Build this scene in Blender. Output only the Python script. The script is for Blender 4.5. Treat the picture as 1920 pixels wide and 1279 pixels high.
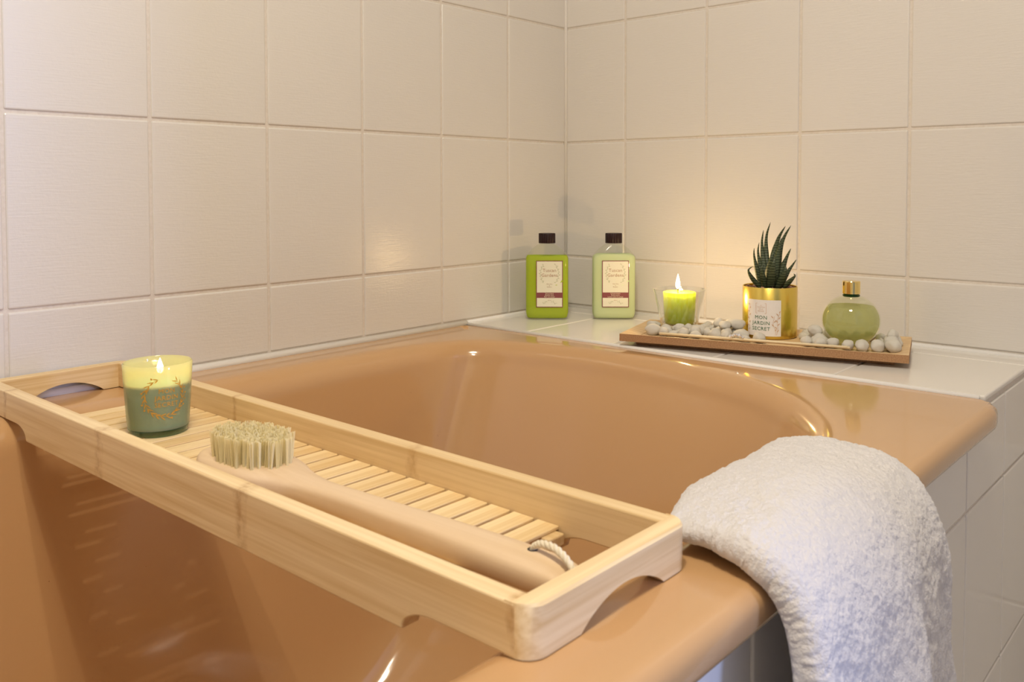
import bpy, bmesh, math, random
from mathutils import Vector, Matrix, noise
random.seed(7)
for o in list(bpy.data.objects): bpy.data.objects.remove(o)
scene = bpy.context.scene
C = scene.collection
PI = math.pi

# ------------------------------------------------------------------ camera
# solved from the wall tile grid (15 x 20 cm tiles); rim of the tub at z = 0.57
ZO = 1.0575
F, YAW, PITCH, ROLL = 1641.68, -0.721586, -0.0355774, -0.0015734
cam_pos = Vector((0.946445, -1.218529, -0.273026 + ZO))
fwd = Vector((math.sin(YAW)*math.cos(PITCH), math.cos(YAW)*math.cos(PITCH), math.sin(PITCH)))
rgt = Vector((math.cos(YAW), -math.sin(YAW), 0))
upv = rgt.cross(fwd)
r2 = rgt*math.cos(ROLL) + upv*math.sin(ROLL)
u2 = -rgt*math.sin(ROLL) + upv*math.cos(ROLL)
cd = bpy.data.cameras.new('camera')
cd.sensor_width = 36.0; cd.lens = F/1920*36.0
cd.shift_y = -232.44/1920
cd.clip_start = 0.01
cd.dof.use_dof = True; cd.dof.focus_distance = 1.05; cd.dof.aperture_fstop = 18
cam = bpy.data.objects.new('camera', cd); C.objects.link(cam)
M = Matrix((r2, u2, -fwd)).transposed().to_4x4(); M.translation = cam_pos
cam.matrix_world = M
scene.camera = cam

# ------------------------------------------------------------------ world, exposure, large lights
scene.view_settings.view_transform = 'Standard'
scene.view_settings.look = 'None'
scene.view_settings.gamma = 1.0
scene.view_settings.use_curve_mapping = False
scene.view_settings.exposure = 0.09
w = bpy.data.worlds.new('world'); scene.world = w; w.use_nodes = True
w.node_tree.nodes['Background'].inputs[0].default_value = (0.35, 0.5, 1.0, 1)
w.node_tree.nodes['Background'].inputs[1].default_value = 0.3

def light(name, kind, loc, energy, col, **kw):
    d = bpy.data.lights.new(name, kind); d.energy = energy; d.color = col
    for k, v in kw.items(): setattr(d, k, v)
    o = bpy.data.objects.new(name, d); C.objects.link(o); o.location = loc
    return o
WARM = (1.0, 0.91, 0.73)
# opal ceiling dome (its fixture is built with the room)
cl = light('ceiling_lamp_light', 'AREA', (0.93, -1.25, 2.33), 12.8, WARM, shape='DISK', size=0.40)
# daylight entering by the hall window, seen through the open doorway
dl = light('hall_daylight', 'AREA', (3.74, -0.20, 1.35), 58, (0.36, 0.50, 1.0), shape='RECTANGLE', size=0.40, size_y=1.1)
dl.rotation_euler = (PI/2, 0, PI/2)     # facing -x

RIM = 0.57
SHELF = 0.5725

# ------------------------------------------------------------------ material helpers
def mat(name):
    m = bpy.data.materials.new(name); m.use_nodes = True
    nt = m.node_tree; nt.nodes.clear()
    out = nt.nodes.new('ShaderNodeOutputMaterial')
    return m, nt, out
def N(nt, t, **kw):
    n = nt.nodes.new(t)
    for k, v in kw.items():
        if k.startswith('i_'): n.inputs[k[2:].replace('_', ' ')].default_value = v
        else: setattr(n, k, v)
    return n
def principled(name, col, rough=0.5, metal=0.0, spec=0.5, coat=0.0, coat_rough=0.05, sheen=0.0):
    m, nt, out = mat(name)
    b = N(nt, 'ShaderNodeBsdfPrincipled')
    b.inputs['Base Color'].default_value = (*col, 1)
    b.inputs['Roughness'].default_value = rough
    b.inputs['Metallic'].default_value = metal
    b.inputs['Specular IOR Level'].default_value = spec
    b.inputs['Coat Weight'].default_value = coat
    b.inputs['Coat Roughness'].default_value = coat_rough
    b.inputs['Sheen Weight'].default_value = sheen
    nt.links.new(b.outputs[0], out.inputs[0])
    return m, nt, b
def coords(nt, scale=(1, 1, 1), kind='Object', loc=(0, 0, 0)):
    tc = N(nt, 'ShaderNodeTexCoord'); mp = N(nt, 'ShaderNodeMapping')
    mp.inputs['Scale'].default_value = scale; mp.inputs['Location'].default_value = loc
    nt.links.new(tc.outputs[kind], mp.inputs[0]); return mp.outputs[0]
def noise_tex(nt, vec, scale, detail=3, rough=0.5, dist=0.0):
    n = N(nt, 'ShaderNodeTexNoise'); n.inputs['Scale'].default_value = scale
    n.inputs['Detail'].default_value = detail; n.inputs['Roughness'].default_value = rough
    n.inputs['Distortion'].default_value = dist
    nt.links.new(vec, n.inputs['Vector']); return n.outputs[0]
def ramp(nt, fac, stops):
    r = N(nt, 'ShaderNodeValToRGB')
    el = r.color_ramp.elements
    while len(el) < len(stops): el.new(0.5)
    for e, (p, c) in zip(el, stops): e.position = p; e.color = (*c, 1) if len(c) == 3 else c
    nt.links.new(fac, r.inputs[0]); return r.outputs[0]
def bump(nt, b, h, strength=0.2, dist=0.001):
    n = N(nt, 'ShaderNodeBump'); n.inputs['Strength'].default_value = strength; n.inputs['Distance'].default_value = dist
    nt.links.new(h, n.inputs['Height']); nt.links.new(n.outputs[0], b.inputs['Normal']); return n
def math_n(nt, op, a, b=None, c=None):
    n = N(nt, 'ShaderNodeMath', operation=op)
    for i, v in enumerate((a, b, c)):
        if v is None: continue
        if isinstance(v, (int, float)): n.inputs[i].default_value = v
        else: nt.links.new(v, n.inputs[i])
    return n.outputs[0]
def mixcol(nt, fac, a, b, blend='MIX'):
    n = N(nt, 'ShaderNodeMix', data_type='RGBA', blend_type=blend)
    for idx, v in ((0, fac), (6, a), (7, b)):
        if isinstance(v, (int, float)): n.inputs[idx].default_value = v
        elif isinstance(v, tuple): n.inputs[idx].default_value = (*v, 1)
        else: nt.links.new(v, n.inputs[idx])
    return n.outputs[2]

MATS = {}
# glazed wall tile with a fine woven rib and a faint tone difference from tile to tile
def tile_mat(name, rib_scale, rough, base, bstr):
    m, nt, b = principled(name, base, rough, spec=0.5)
    oi = N(nt, 'ShaderNodeObjectInfo')
    tone = ramp(nt, oi.outputs['Random'], [(0, tuple(c*0.985 for c in base)), (1, tuple(min(1, c*1.01) for c in base))])
    cl_ = noise_tex(nt, coords(nt, (1, 1, 1)), 9, 2)
    col = mixcol(nt, 0.25, tone, ramp(nt, cl_, [(0.3, tuple(c*0.965 for c in base)), (0.7, base)]))
    nt.links.new(col, b.inputs['Base Color'])
    if bstr > 0:
        a = noise_tex(nt, coords(nt, rib_scale), 1.0, 2, 0.6)
        a2 = noise_tex(nt, coords(nt, (300, 300, 250)), 1.0, 2, 0.6)
        h = math_n(nt, 'ADD', a, math_n(nt, 'MULTIPLY', a2, 0.5))
        bump(nt, b, h, bstr, 0.0006)
    return m
MATS['tile'] = tile_mat('ribbed_glazed_tile', (45, 45, 620), 0.24, (0.715, 0.675, 0.625), 0.30)
MATS['tile_smooth'] = tile_mat('smooth_glazed_tile', (1, 1, 1), 0.16, (0.775, 0.74, 0.69), 0.0)
m, nt, b = principled('grout', (0.74, 0.68, 0.60), 0.85)
v = noise_tex(nt, coords(nt), 260, 4)
nt.links.new(ramp(nt, v, [(0.3, (0.67, 0.60, 0.52)), (0.7, (0.73, 0.67, 0.60))]), b.inputs['Base Color'])
bump(nt, b, v, 0.3, 0.0006); MATS['grout'] = m
MATS['sealant'] = principled('white_sealant', (0.84, 0.81, 0.77), 0.4)[0]
m, nt, b = principled('plaster', (0.84, 0.80, 0.74), 0.8)
bump(nt, b, noise_tex(nt, coords(nt), 60, 4), 0.1, 0.002); MATS['plaster'] = m
m, nt, b = principled('floor_tile', (0.46, 0.40, 0.34), 0.35)
nt.links.new(ramp(nt, noise_tex(nt, coords(nt), 8, 5), [(0.3, (0.40, 0.35, 0.29)), (0.7, (0.52, 0.46, 0.40))]), b.inputs['Base Color'])
MATS['floor'] = m
# glossy enamel of the tub
m, nt, b = principled('caramel_enamel', (0.560, 0.330, 0.152), 0.13, spec=0.5, coat=0.35, coat_rough=0.04)
sp = noise_tex(nt, coords(nt), 420, 1)
nt.links.new(ramp(nt, sp, [(0.155, (0.22, 0.10, 0.05)), (0.175, (0.560, 0.330, 0.152))]), b.inputs['Base Color'])
bump(nt, b, noise_tex(nt, coords(nt), 14, 2), 0.04, 0.004)
MATS['enamel'] = m
# bamboo: long grain along one axis with dark node bands at given places
def bamboo(name, axis, nodes=(), base=((0.68, 0.46, 0.21), (0.86, 0.67, 0.39))):
    m, nt, b = principled(name, base[1], 0.42, spec=0.4)
    sc = [95, 95, 95]; sc[axis] = 2.2
    g1 = noise_tex(nt, coords(nt, tuple(sc)), 1.0, 4, 0.62, 0.25)
    sc2 = [330, 330, 330]; sc2[axis] = 9
    g2 = noise_tex(nt, coords(nt, tuple(sc2)), 1.0, 2)
    oi = N(nt, 'ShaderNodeObjectInfo')
    g = math_n(nt, 'ADD', math_n(nt, 'MULTIPLY', g1, 0.55), math_n(nt, 'MULTIPLY', g2, 0.45))
    g = math_n(nt, 'ADD', g, math_n(nt, 'MULTIPLY_ADD', oi.outputs['Random'], 0.16, -0.08))
    col = ramp(nt, g, [(0.36, base[0]), (0.50, tuple((a+c)/2 for a, c in zip(*base))), (0.64, base[1])])
    if nodes:
        tc = N(nt, 'ShaderNodeTexCoord'); sx = N(nt, 'ShaderNodeSeparateXYZ')
        nt.links.new(tc.outputs['Object'], sx.inputs[0])
        wob = math_n(nt, 'MULTIPLY_ADD', noise_tex(nt, coords(nt, (60, 60, 60)), 1.0, 3), 0.018, -0.009)
        p = math_n(nt, 'ADD', sx.outputs[axis], wob)
        tot = None
        for x0, wd in nodes:
            d = math_n(nt, 'ABSOLUTE', math_n(nt, 'SUBTRACT', p, x0))
            k = N(nt, 'ShaderNodeMapRange', clamp=True)
            k.inputs[1].default_value = 0; k.inputs[2].default_value = wd
            k.inputs[3].default_value = 1; k.inputs[4].default_value = 0
            nt.links.new(d, k.inputs[0])
            tot = k.outputs[0] if tot is None else math_n(nt, 'MAXIMUM', tot, k.outputs[0])
        sp = ramp(nt, noise_tex(nt, coords(nt, (210, 210, 210)), 1.0, 3), [(0.35, (0, 0, 0)), (0.65, (1, 1, 1))])
        fac = math_n(nt, 'MULTIPLY', tot, math_n(nt, 'MULTIPLY_ADD', sp, 0.50, 0.12))
        col = mixcol(nt, fac, col, (0.40, 0.19, 0.055))
    nt.links.new(col, b.inputs['Base Color'])
    bump(nt, b, g, 0.12, 0.0006)
    return m
MATS['bamboo_y'] = bamboo('bamboo_across', 1)
MATS['bamboo_slat'] = bamboo('bamboo_slat', 1, base=((0.70, 0.47, 0.205), (0.88, 0.68, 0.38)))
MATS['bamboo_near'] = bamboo('bamboo_side_near', 0, [(0.262, 0.008), (0.066, 0.006), (0.463, 0.008), (0.690, 0.005)])
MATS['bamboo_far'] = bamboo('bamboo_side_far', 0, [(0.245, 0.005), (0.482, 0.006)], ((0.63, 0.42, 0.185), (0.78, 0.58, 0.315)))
m, nt, b = principled('beech_wood', (0.74, 0.54, 0.34), 0.5, spec=0.35)
g = noise_tex(nt, coords(nt, (4, 160, 160)), 1.0, 4, 0.6)
nt.links.new(ramp(nt, g, [(0.3, (0.66, 0.465, 0.27)), (0.7, (0.74, 0.55, 0.345))]), b.inputs['Base Color'])
bump(nt, b, g, 0.05, 0.0005); MATS['beech'] = m
m, nt, out = mat('bristle_fibre')
d = N(nt, 'ShaderNodeBsdfDiffuse'); d.inputs[0].default_value = (1.0, 0.91, 0.62, 1)
t = N(nt, 'ShaderNodeBsdfTranslucent'); t.inputs[0].default_value = (1.0, 0.94, 0.68, 1)
mx = N(nt, 'ShaderNodeMixShader'); mx.inputs[0].default_value = 0.5
nt.links.new(d.outputs[0], mx.inputs[1]); nt.links.new(t.outputs[0], mx.inputs[2]); nt.links.new(mx.outputs[0], out.inputs[0])
MATS['bristle'] = m
m, nt, b = principled('cotton_rope', (0.78, 0.68, 0.50), 0.9)
bump(nt, b, noise_tex(nt, coords(nt), 900, 2), 0.5, 0.0006); MATS['rope'] = m
m, nt, b = principled('terry_cotton', (0.69, 0.655, 0.64), 0.95, spec=0.1, sheen=0.4)
bump(nt, b, noise_tex(nt, coords(nt), 420, 3, 0.7), 0.7, 0.0018); MATS['terry'] = m
m, nt, b = principled('oak_board', (0.62, 0.38, 0.18), 0.55)
g = noise_tex(nt, coords(nt, (6, 150, 150)), 1.0, 4, 0.65)
nt.links.new(ramp(nt, g, [(0.3, (0.58, 0.37, 0.185)), (0.68, (0.76, 0.56, 0.32))]), b.inputs['Base Color'])
bump(nt, b, g, 0.15, 0.0006); MATS['oak'] = m
m, nt, b = principled('fibreboard_edge', (0.34, 0.165, 0.07), 0.8)
nt.links.new(ramp(nt, noise_tex(nt, coords(nt), 700, 3), [(0.3, (0.31, 0.155, 0.068)), (0.7, (0.46, 0.26, 0.125))]), b.inputs['Base Color'])
MATS['fibreboard'] = m
m, nt, b = principled('white_stone', (0.74, 0.70, 0.62), 0.85)
g = noise_tex(nt, coords(nt), 160, 5, 0.65)
nt.links.new(ramp(nt, g, [(0.25, (0.50, 0.45, 0.36)), (0.5, (0.72, 0.68, 0.60)), (0.75, (0.82, 0.79, 0.73))]), b.inputs['Base Color'])
bump(nt, b, g, 0.5, 0.0015); MATS['stone'] = m
m, nt, b = principled('brown_gravel', (0.30, 0.15, 0.10), 0.8)
oi = N(nt, 'ShaderNodeObjectInfo')
nt.links.new(ramp(nt, oi.outputs['Random'], [(0, (0.16, 0.07, 0.045)), (0.5, (0.33, 0.17, 0.11)), (1, (0.58, 0.38, 0.26))]), b.inputs['Base Color'])
MATS['gravel'] = m
m, nt, b = principled('polished_gold', (0.80, 0.60, 0.13), 0.27, metal=1.0)
bump(nt, b, noise_tex(nt, coords(nt, (260, 260, 6)), 1.0, 2), 0.12, 0.0006)
MATS['gold'] = m
MATS['gold_cap'] = principled('gold_cap', (0.95, 0.74, 0.28), 0.10, metal=1.0)[0]
MATS['gold_print'] = principled('gold_print', (0.70, 0.34, 0.035), 0.35, metal=0.35)[0]
MATS['rose_print'] = principled('rose_gold_print', (0.66, 0.42, 0.25), 0.5)[0]
MATS['green_print'] = principled('dark_green_print', (0.05, 0.17, 0.08), 0.6)[0]
MATS['sage_print'] = principled('sage_print', (0.45, 0.47, 0.30), 0.6)[0]
MATS['brown_print'] = principled('brown_print', (0.40, 0.22, 0.12), 0.6)[0]
MATS['cream_print'] = principled('cream_print', (0.80, 0.68, 0.50), 0.6)[0]
MATS['pale_reed'] = principled('pale_reed', (0.84, 0.68, 0.43), 0.6)[0]
MATS['paper'] = principled('white_paper', (0.86, 0.82, 0.78), 0.5)[0]
MATS['cream_paper'] = principled('cream_paper', (0.76, 0.74, 0.60), 0.45)[0]
MATS['maroon'] = principled('maroon_print', (0.22, 0.055, 0.06), 0.5)[0]
MATS['dark_cap'] = principled('dark_brown_cap', (0.018, 0.005, 0.006), 0.4, spec=0.3)[0]
MATS['wick'] = principled('charred_wick', (0.03, 0.02, 0.015), 0.9)[0]
m, nt, b = principled('succulent_leaf', (0.035, 0.085, 0.03), 0.45)
wv = N(nt, 'ShaderNodeTexWave', wave_type='BANDS', bands_direction='Z')
wv.inputs['Scale'].default_value = 90; wv.inputs['Distortion'].default_value = 3.0; wv.inputs['Detail'].default_value = 2
nt.links.new(coords(nt), wv.inputs['Vector'])
nt.links.new(ramp(nt, wv.outputs[0], [(0.55, (0.028, 0.044, 0.016)), (0.9, (0.10, 0.125, 0.06))]), b.inputs['Base Color'])
bump(nt, b, wv.outputs[0], 0.2, 0.0006); MATS['leaf'] = m
MATS['leaf_edge'] = principled('leaf_edge', (0.20, 0.075, 0.05), 0.5)[0]

def fres(nt, ior):
    # thin-walled reflection: the same from both faces of the wall
    fr = N(nt, 'ShaderNodeFresnel'); ge = N(nt, 'ShaderNodeNewGeometry')
    k = math_n(nt, 'MULTIPLY_ADD', ge.outputs['Backfacing'], 1/ior-ior, ior)
    nt.links.new(k, fr.inputs[0]); return fr
def clear_glass(name, tint, refl=1.0, rough=0.02, ior=1.45):
    m, nt, out = mat(name)
    t = N(nt, 'ShaderNodeBsdfTransparent'); t.inputs[0].default_value = (*tint, 1)
    g = N(nt, 'ShaderNodeBsdfGlossy'); g.inputs['Roughness'].default_value = rough
    g.inputs[0].default_value = (1, 1, 1, 1)
    fr = fres(nt, ior)
    mx = N(nt, 'ShaderNodeMixShader')
    nt.links.new(math_n(nt, 'MULTIPLY', fr.outputs[0], refl), mx.inputs[0])
    nt.links.new(t.outputs[0], mx.inputs[1]); nt.links.new(g.outputs[0], mx.inputs[2]); nt.links.new(mx.outputs[0], out.inputs[0])
    return m
def milky(name, col, trans_col, k=0.5, gloss=0.0, clear=0.0, clear_col=(1, 1, 1)):
    m, nt, out = mat(name)
    d = N(nt, 'ShaderNodeBsdfDiffuse'); d.inputs[0].default_value = (*col, 1)
    t = N(nt, 'ShaderNodeBsdfTranslucent'); t.inputs[0].default_value = (*trans_col, 1)
    mx = N(nt, 'ShaderNodeMixShader'); mx.inputs[0].default_value = k
    nt.links.new(d.outputs[0], mx.inputs[1]); nt.links.new(t.outputs[0], mx.inputs[2])
    last = mx.outputs[0]
    if clear > 0:
        tr = N(nt, 'ShaderNodeBsdfTransparent'); tr.inputs[0].default_value = (*clear_col, 1)
        m2 = N(nt, 'ShaderNodeMixShader'); m2.inputs[0].default_value = clear
        nt.links.new(last, m2.inputs[1]); nt.links.new(tr.outputs[0], m2.inputs[2]); last = m2.outputs[0]
    if gloss > 0:
        g = N(nt, 'ShaderNodeBsdfGlossy'); g.inputs['Roughness'].default_value = 0.06
        fr = fres(nt, 1.45)
        m3 = N(nt, 'ShaderNodeMixShader')
        nt.links.new(math_n(nt, 'MULTIPLY', fr.outputs[0], gloss), m3.inputs[0])
        nt.links.new(last, m3.inputs[1]); nt.links.new(g.outputs[0], m3.inputs[2]); last = m3.outputs[0]
    nt.links.new(last, out.inputs[0])
    return m
MATS['glass'] = clear_glass('clear_glass', (0.96, 0.965, 0.945), 2.8)
MATS['bottle_plastic'] = clear_glass('clear_plastic', (0.95, 0.96, 0.92), 0.8, 0.04)
MATS['green_glass'] = clear_glass('pale_green_glass', (0.93, 0.95, 0.86), 1.3)
MATS['green_oil'] = milky('green_oil', (0.66, 0.67, 0.40), (0.86, 0.88, 0.56), 0.6, 0.0, 0.6, (0.86, 0.88, 0.66))
MATS['dark_neck'] = clear_glass('dark_green_glass', (0.12, 0.25, 0.12))
MATS['bubble_bath'] = milky('green_bubble_bath', (0.52, 0.64, 0.05), (0.66, 0.80, 0.08), 0.3, 0.0)
MATS['lotion'] = milky('pale_lotion', (0.74, 0.83, 0.52), (0.80, 0.88, 0.58), 0.25, 0.0)
MATS['teal_glass'] = milky('tinted_candle_glass', (0.56, 0.57, 0.38), (0.95, 0.86, 0.55), 0.55, 0.9, 0.40, (0.80, 0.90, 0.78))
MATS['teal_wax'] = milky('teal_wax', (0.07, 0.35, 0.30), (0.14, 0.42, 0.33), 0.12)
MATS['base_glass'] = clear_glass('thick_green_glass', (0.42, 0.60, 0.46))
m, nt, b = principled('lime_wax', (0.56, 0.68, 0.05), 0.4, spec=0.3)
b.inputs['Subsurface Weight'].default_value = 0.9; b.inputs['Subsurface Radius'].default_value = (1.0, 0.9, 0.25); b.inputs['Subsurface Scale'].default_value = 0.016
MATS['lime_wax'] = m
MATS['crystal'] = principled('silvery_crystal', (0.88, 0.88, 0.90), 0.12, metal=0.85)[0]
MATS['white_metal'] = principled('white_painted_metal', (0.85, 0.84, 0.82), 0.4)[0]
m, nt, out = mat('flame')
e = N(nt, 'ShaderNodeEmission'); e.inputs[0].default_value = (1.0, 0.80, 0.42, 1); e.inputs[1].default_value = 7
tr = N(nt, 'ShaderNodeBsdfTransparent'); ad = N(nt, 'ShaderNodeAddShader')
nt.links.new(e.outputs[0], ad.inputs[0]); nt.links.new(tr.outputs[0], ad.inputs[1]); nt.links.new(ad.outputs[0], out.inputs[0]); MATS['flame'] = m
m, nt, out = mat('lit_opal')
e = N(nt, 'ShaderNodeEmission'); e.inputs[0].default_value = (*WARM, 1); e.inputs[1].default_value = 3
nt.links.new(e.outputs[0], out.inputs[0]); MATS['opal'] = m

# ------------------------------------------------------------------ object helpers
def link(name, me, m, parent=None):
    o = bpy.data.objects.new(name, me); C.objects.link(o)
    if m and not me.materials: me.materials.append(MATS[m] if isinstance(m, str) else m)
    if parent: o.parent = parent
    return o
def bm_obj(name, bm, m, parent=None, smooth=False, angle=None):
    me = bpy.data.meshes.new(name); bm.normal_update(); bm.to_mesh(me); bm.free()
    if smooth:
        for p in me.polygons: p.use_smooth = True
    o = link(name, me, m, parent)
    if angle is not None:
        me.set_sharp_from_angle(angle=math.radians(angle))
    return o
def empty(name, loc=(0, 0, 0), rz=0.0):
    o = bpy.data.objects.new(name, None); C.objects.link(o); o.location = loc; o.rotation_euler = (0, 0, rz)
    o.empty_display_size = 0.02
    return o
def tag(o, label=None, cat=None, group=None, kind=None):
    if label: o['label'] = label
    if cat: o['category'] = cat
    if group: o['group'] = group
    if kind: o['kind'] = kind
    return o
def box_bm(x0, x1, y0, y1, z0, z1, bevel=0.0, seg=2):
    bm = bmesh.new()
    bmesh.ops.create_cube(bm, size=1)
    for v_ in bm.verts:
        v_.co = Vector(((x0+x1)/2 + v_.co.x*(x1-x0), (y0+y1)/2 + v_.co.y*(y1-y0), (z0+z1)/2 + v_.co.z*(z1-z0)))
    if bevel: bmesh.ops.bevel(bm, geom=bm.edges[:], offset=bevel, segments=seg, affect='EDGES', profile=0.5)
    return bm
def lathe_bm(prof, n=48, cap0=True, cap1=True):
    bm = bmesh.new(); rings = []
    for r_, z_ in prof:
        if r_ < 1e-6: rings.append([bm.verts.new((0, 0, z_))])
        else: rings.append([bm.verts.new((r_*math.cos(2*PI*i/n), r_*math.sin(2*PI*i/n), z_)) for i in range(n)])
    for a, b_ in zip(rings, rings[1:]):
        for i in range(n):
            j = (i+1) % n
            if len(a) == 1 and len(b_) == 1: continue
            if len(a) == 1: bm.faces.new((a[0], b_[j], b_[i]))
            elif len(b_) == 1: bm.faces.new((a[i], a[j], b_[0]))
            else: bm.faces.new((a[i], a[j], b_[j], b_[i]))
    if cap0 and len(rings[0]) > 1: bm.faces.new(list(reversed(rings[0])))
    if cap1 and len(rings[-1]) > 1: bm.faces.new(rings[-1])
    bmesh.ops.recalc_face_normals(bm, faces=bm.faces[:])
    return bm
def loft_bm(rings, cap0=True, cap1=True, recalc=True):
    bm = bmesh.new()
    R = [[bm.verts.new(p) for p in r_] for r_ in rings]; n = len(R[0])
    for a, b_ in zip(R, R[1:]):
        for i in range(n):
            j = (i+1) % n
            bm.faces.new((a[i], a[j], b_[j], b_[i]))
    if cap0: bm.faces.new(list(reversed(R[0])))
    if cap1: bm.faces.new(R[-1])
    if recalc: bmesh.ops.recalc_face_normals(bm, faces=bm.faces[:])
    return bm
def tube_bm(pts, rad, n=8, bm=None, twist=None):
    bm = bm or bmesh.new(); pts = [Vector(p) for p in pts]; R = []
    for i, p in enumerate(pts):
        t_ = (pts[min(i+1, len(pts)-1)] - pts[max(i-1, 0)]).normalized()
        a = t_.orthogonal().normalized() if i == 0 else (prev - t_*prev.dot(t_)).normalized()
        prev = a; b_ = t_.cross(a)
        r_ = rad(i/(len(pts)-1)) if callable(rad) else rad
        R.append([bm.verts.new(p + (a*math.cos(2*PI*k/n) + b_*math.sin(2*PI*k/n))*r_) for k in range(n)])
    for a, b_ in zip(R, R[1:]):
        for k in range(n): bm.faces.new((a[k], a[(k+1) % n], b_[(k+1) % n], b_[k]))
    bm.faces.new(list(reversed(R[0]))); bm.faces.new(R[-1])
    return bm
def prism_bm(outline, axis, a0, a1, bevel=0.0):
    """outline: 2-D points; extruded along axis ('y': points are x,z; 'x': points are y,z; 'z': x,y)"""
    def P(p, t_):
        return {'y': (p[0], t_, p[1]), 'x': (t_, p[0], p[1]), 'z': (p[0], p[1], t_)}[axis]
    bm = bmesh.new()
    A = [bm.verts.new(P(p, a0)) for p in outline]; B = [bm.verts.new(P(p, a1)) for p in outline]
    n = len(outline)
    bm.faces.new(A); bm.faces.new(list(reversed(B)))
    for i in range(n): bm.faces.new((A[i], B[i], B[(i+1) % n], A[(i+1) % n]))
    bmesh.ops.recalc_face_normals(bm, faces=bm.faces[:])
    if bevel:
        ed = [e_ for e_ in bm.edges if e_.is_manifold and e_.calc_face_angle(0) > math.radians(35)]
        bmesh.ops.bevel(bm, geom=ed, offset=bevel, segments=2, affect='EDGES', profile=0.5, clamp_overlap=True)
    return bm
def catmull(pts, per=6, closed=False):
    pts = [Vector(p) for p in pts]; n = len(pts); out = []
    rng = range(n) if closed else range(n-1)
    for i in rng:
        g_ = (lambda k: pts[k % n]) if closed else (lambda k: pts[max(0, min(n-1, k))])
        p0, p1, p2, p3 = g_(i-1), g_(i), g_(i+1), g_(i+2)
        for s in range(per):
            t_ = s/per
            out.append(0.5*((2*p1) + (p2-p0)*t_ + (2*p0-5*p1+4*p2-p3)*t_*t_ + (3*p1-p0-3*p2+p3)*t_**3))
    if not closed: out.append(pts[-1].copy())
    return out

def text_geo(s, size, spacing=1.0, bold=0.0):
    """vertices (x, y) and faces of a line of lettering, centred on the origin"""
    cu = bpy.data.curves.new('lettering', 'FONT'); cu.body = s; cu.size = size
    cu.align_x = 'CENTER'; cu.align_y = 'CENTER'; cu.space_character = spacing; cu.resolution_u = 2; cu.offset = bold*size
    o = bpy.data.objects.new('lettering', cu); C.objects.link(o)
    dg = bpy.context.evaluated_depsgraph_get(); ev = o.evaluated_get(dg); me = ev.to_mesh()
    vs = [(v_.co.x, v_.co.y) for v_ in me.vertices]; fs = [tuple(p.vertices) for p in me.polygons]
    ev.to_mesh_clear(); bpy.data.objects.remove(o); bpy.data.curves.remove(cu)
    return vs, fs
def leaf_geo(x, y, ang, L, wd):
    pts = []
    for t_, s in ((0, 0), (0.25, 0.8), (0.5, 1), (0.75, 0.7), (1, 0), (0.75, -0.7), (0.5, -1), (0.25, -0.8)):
        a, b_ = t_*L, s*wd
        pts.append((x + a*math.cos(ang) - b_*math.sin(ang), y + a*math.sin(ang) + b_*math.cos(ang)))
    return pts, [tuple(range(8))]
def line_geo(pts, wd):
    vs = []; fs = []
    for i, p in enumerate(pts):
        a = pts[max(0, i-1)]; b_ = pts[min(len(pts)-1, i+1)]
        dx, dy = b_[0]-a[0], b_[1]-a[1]; l = math.hypot(dx, dy) or 1
        nx, ny = -dy/l*wd/2, dx/l*wd/2
        vs += [(p[0]+nx, p[1]+ny), (p[0]-nx, p[1]-ny)]
    for i in range(len(pts)-1): fs.append((2*i, 2*i+1, 2*i+3, 2*i+2))
    return vs, fs
def rect_geo(x0, x1, y0, y1): return [(x0, y0), (x1, y0), (x1, y1), (x0, y1)], [(0, 1, 2, 3)]
class Print:
    def __init__(s): s.v = []; s.f = []
    def add(s, g_, dx=0, dy=0):
        n = len(s.v); s.v += [(x+dx, y+dy) for x, y in g_[0]]; s.f += [tuple(i+n for i in f) for f in g_[1]]
        return s
    def build(s, name, m, parent, fn):
        me = bpy.data.meshes.new(name); me.from_pydata([fn(x, y) for x, y in s.v], [], s.f); me.update()
        return link(name, me, m, parent)

# ------------------------------------------------------------------ the setting: tiled walls
TW, TH, J = 0.15, 0.19836, 0.0034
ZA = ZO                                    # a horizontal joint line
def tile_mesh(w_, h_, axis, m, t=0.006):
    """bevelled tile, its back on the wall plane, centred; axis = the normal"""
    bm = bmesh.new(); bmesh.ops.create_cube(bm, size=1)
    d_ = {'x': (t, w_, h_), 'y': (w_, t, h_), 'z': (w_, h_, t)}[axis]
    for v_ in bm.verts: v_.co = Vector((v_.co.x*d_[0], v_.co.y*d_[1], v_.co.z*d_[2]))
    bmesh.ops.bevel(bm, geom=bm.edges[:], offset=0.0020, segments=3, affect='EDGES', profile=0.5)
    me = bpy.data.meshes.new('tile'); bm.to_mesh(me); bm.free(); me.materials.append(MATS[m])
    return me
cache = {}
def put_tile(parent, axis, c, w_, h_, m):
    key = (axis, round(w_, 4), round(h_, 4), m)
    if key not in cache: cache[key] = tile_mesh(w_, h_, axis, m)
    o = bpy.data.objects.new('tile', cache[key]); C.objects.link(o); o.parent = parent; o.location = c
    return o
wl = tag(bm_obj('wall_left', box_bm(-0.10, -0.0016, -2.7, 0.0, 0.0, 2.4), 'grout'), kind='structure')
wb = tag(bm_obj('wall_back', box_bm(-0.10, 1.70, 0.0016, 0.10, 0.0, 2.4), 'grout'), kind='structure')
rows = [(ZA + k*TH, ZA + (k+1)*TH) for k in range(-2, 4)] + [(RIM+0.006, ZA - 2*TH)]
def cols(first, n):
    e_ = [0.0, first] + [first + TW*k for k in range(1, n)]
    return list(zip(e_, e_[1:]))
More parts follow.
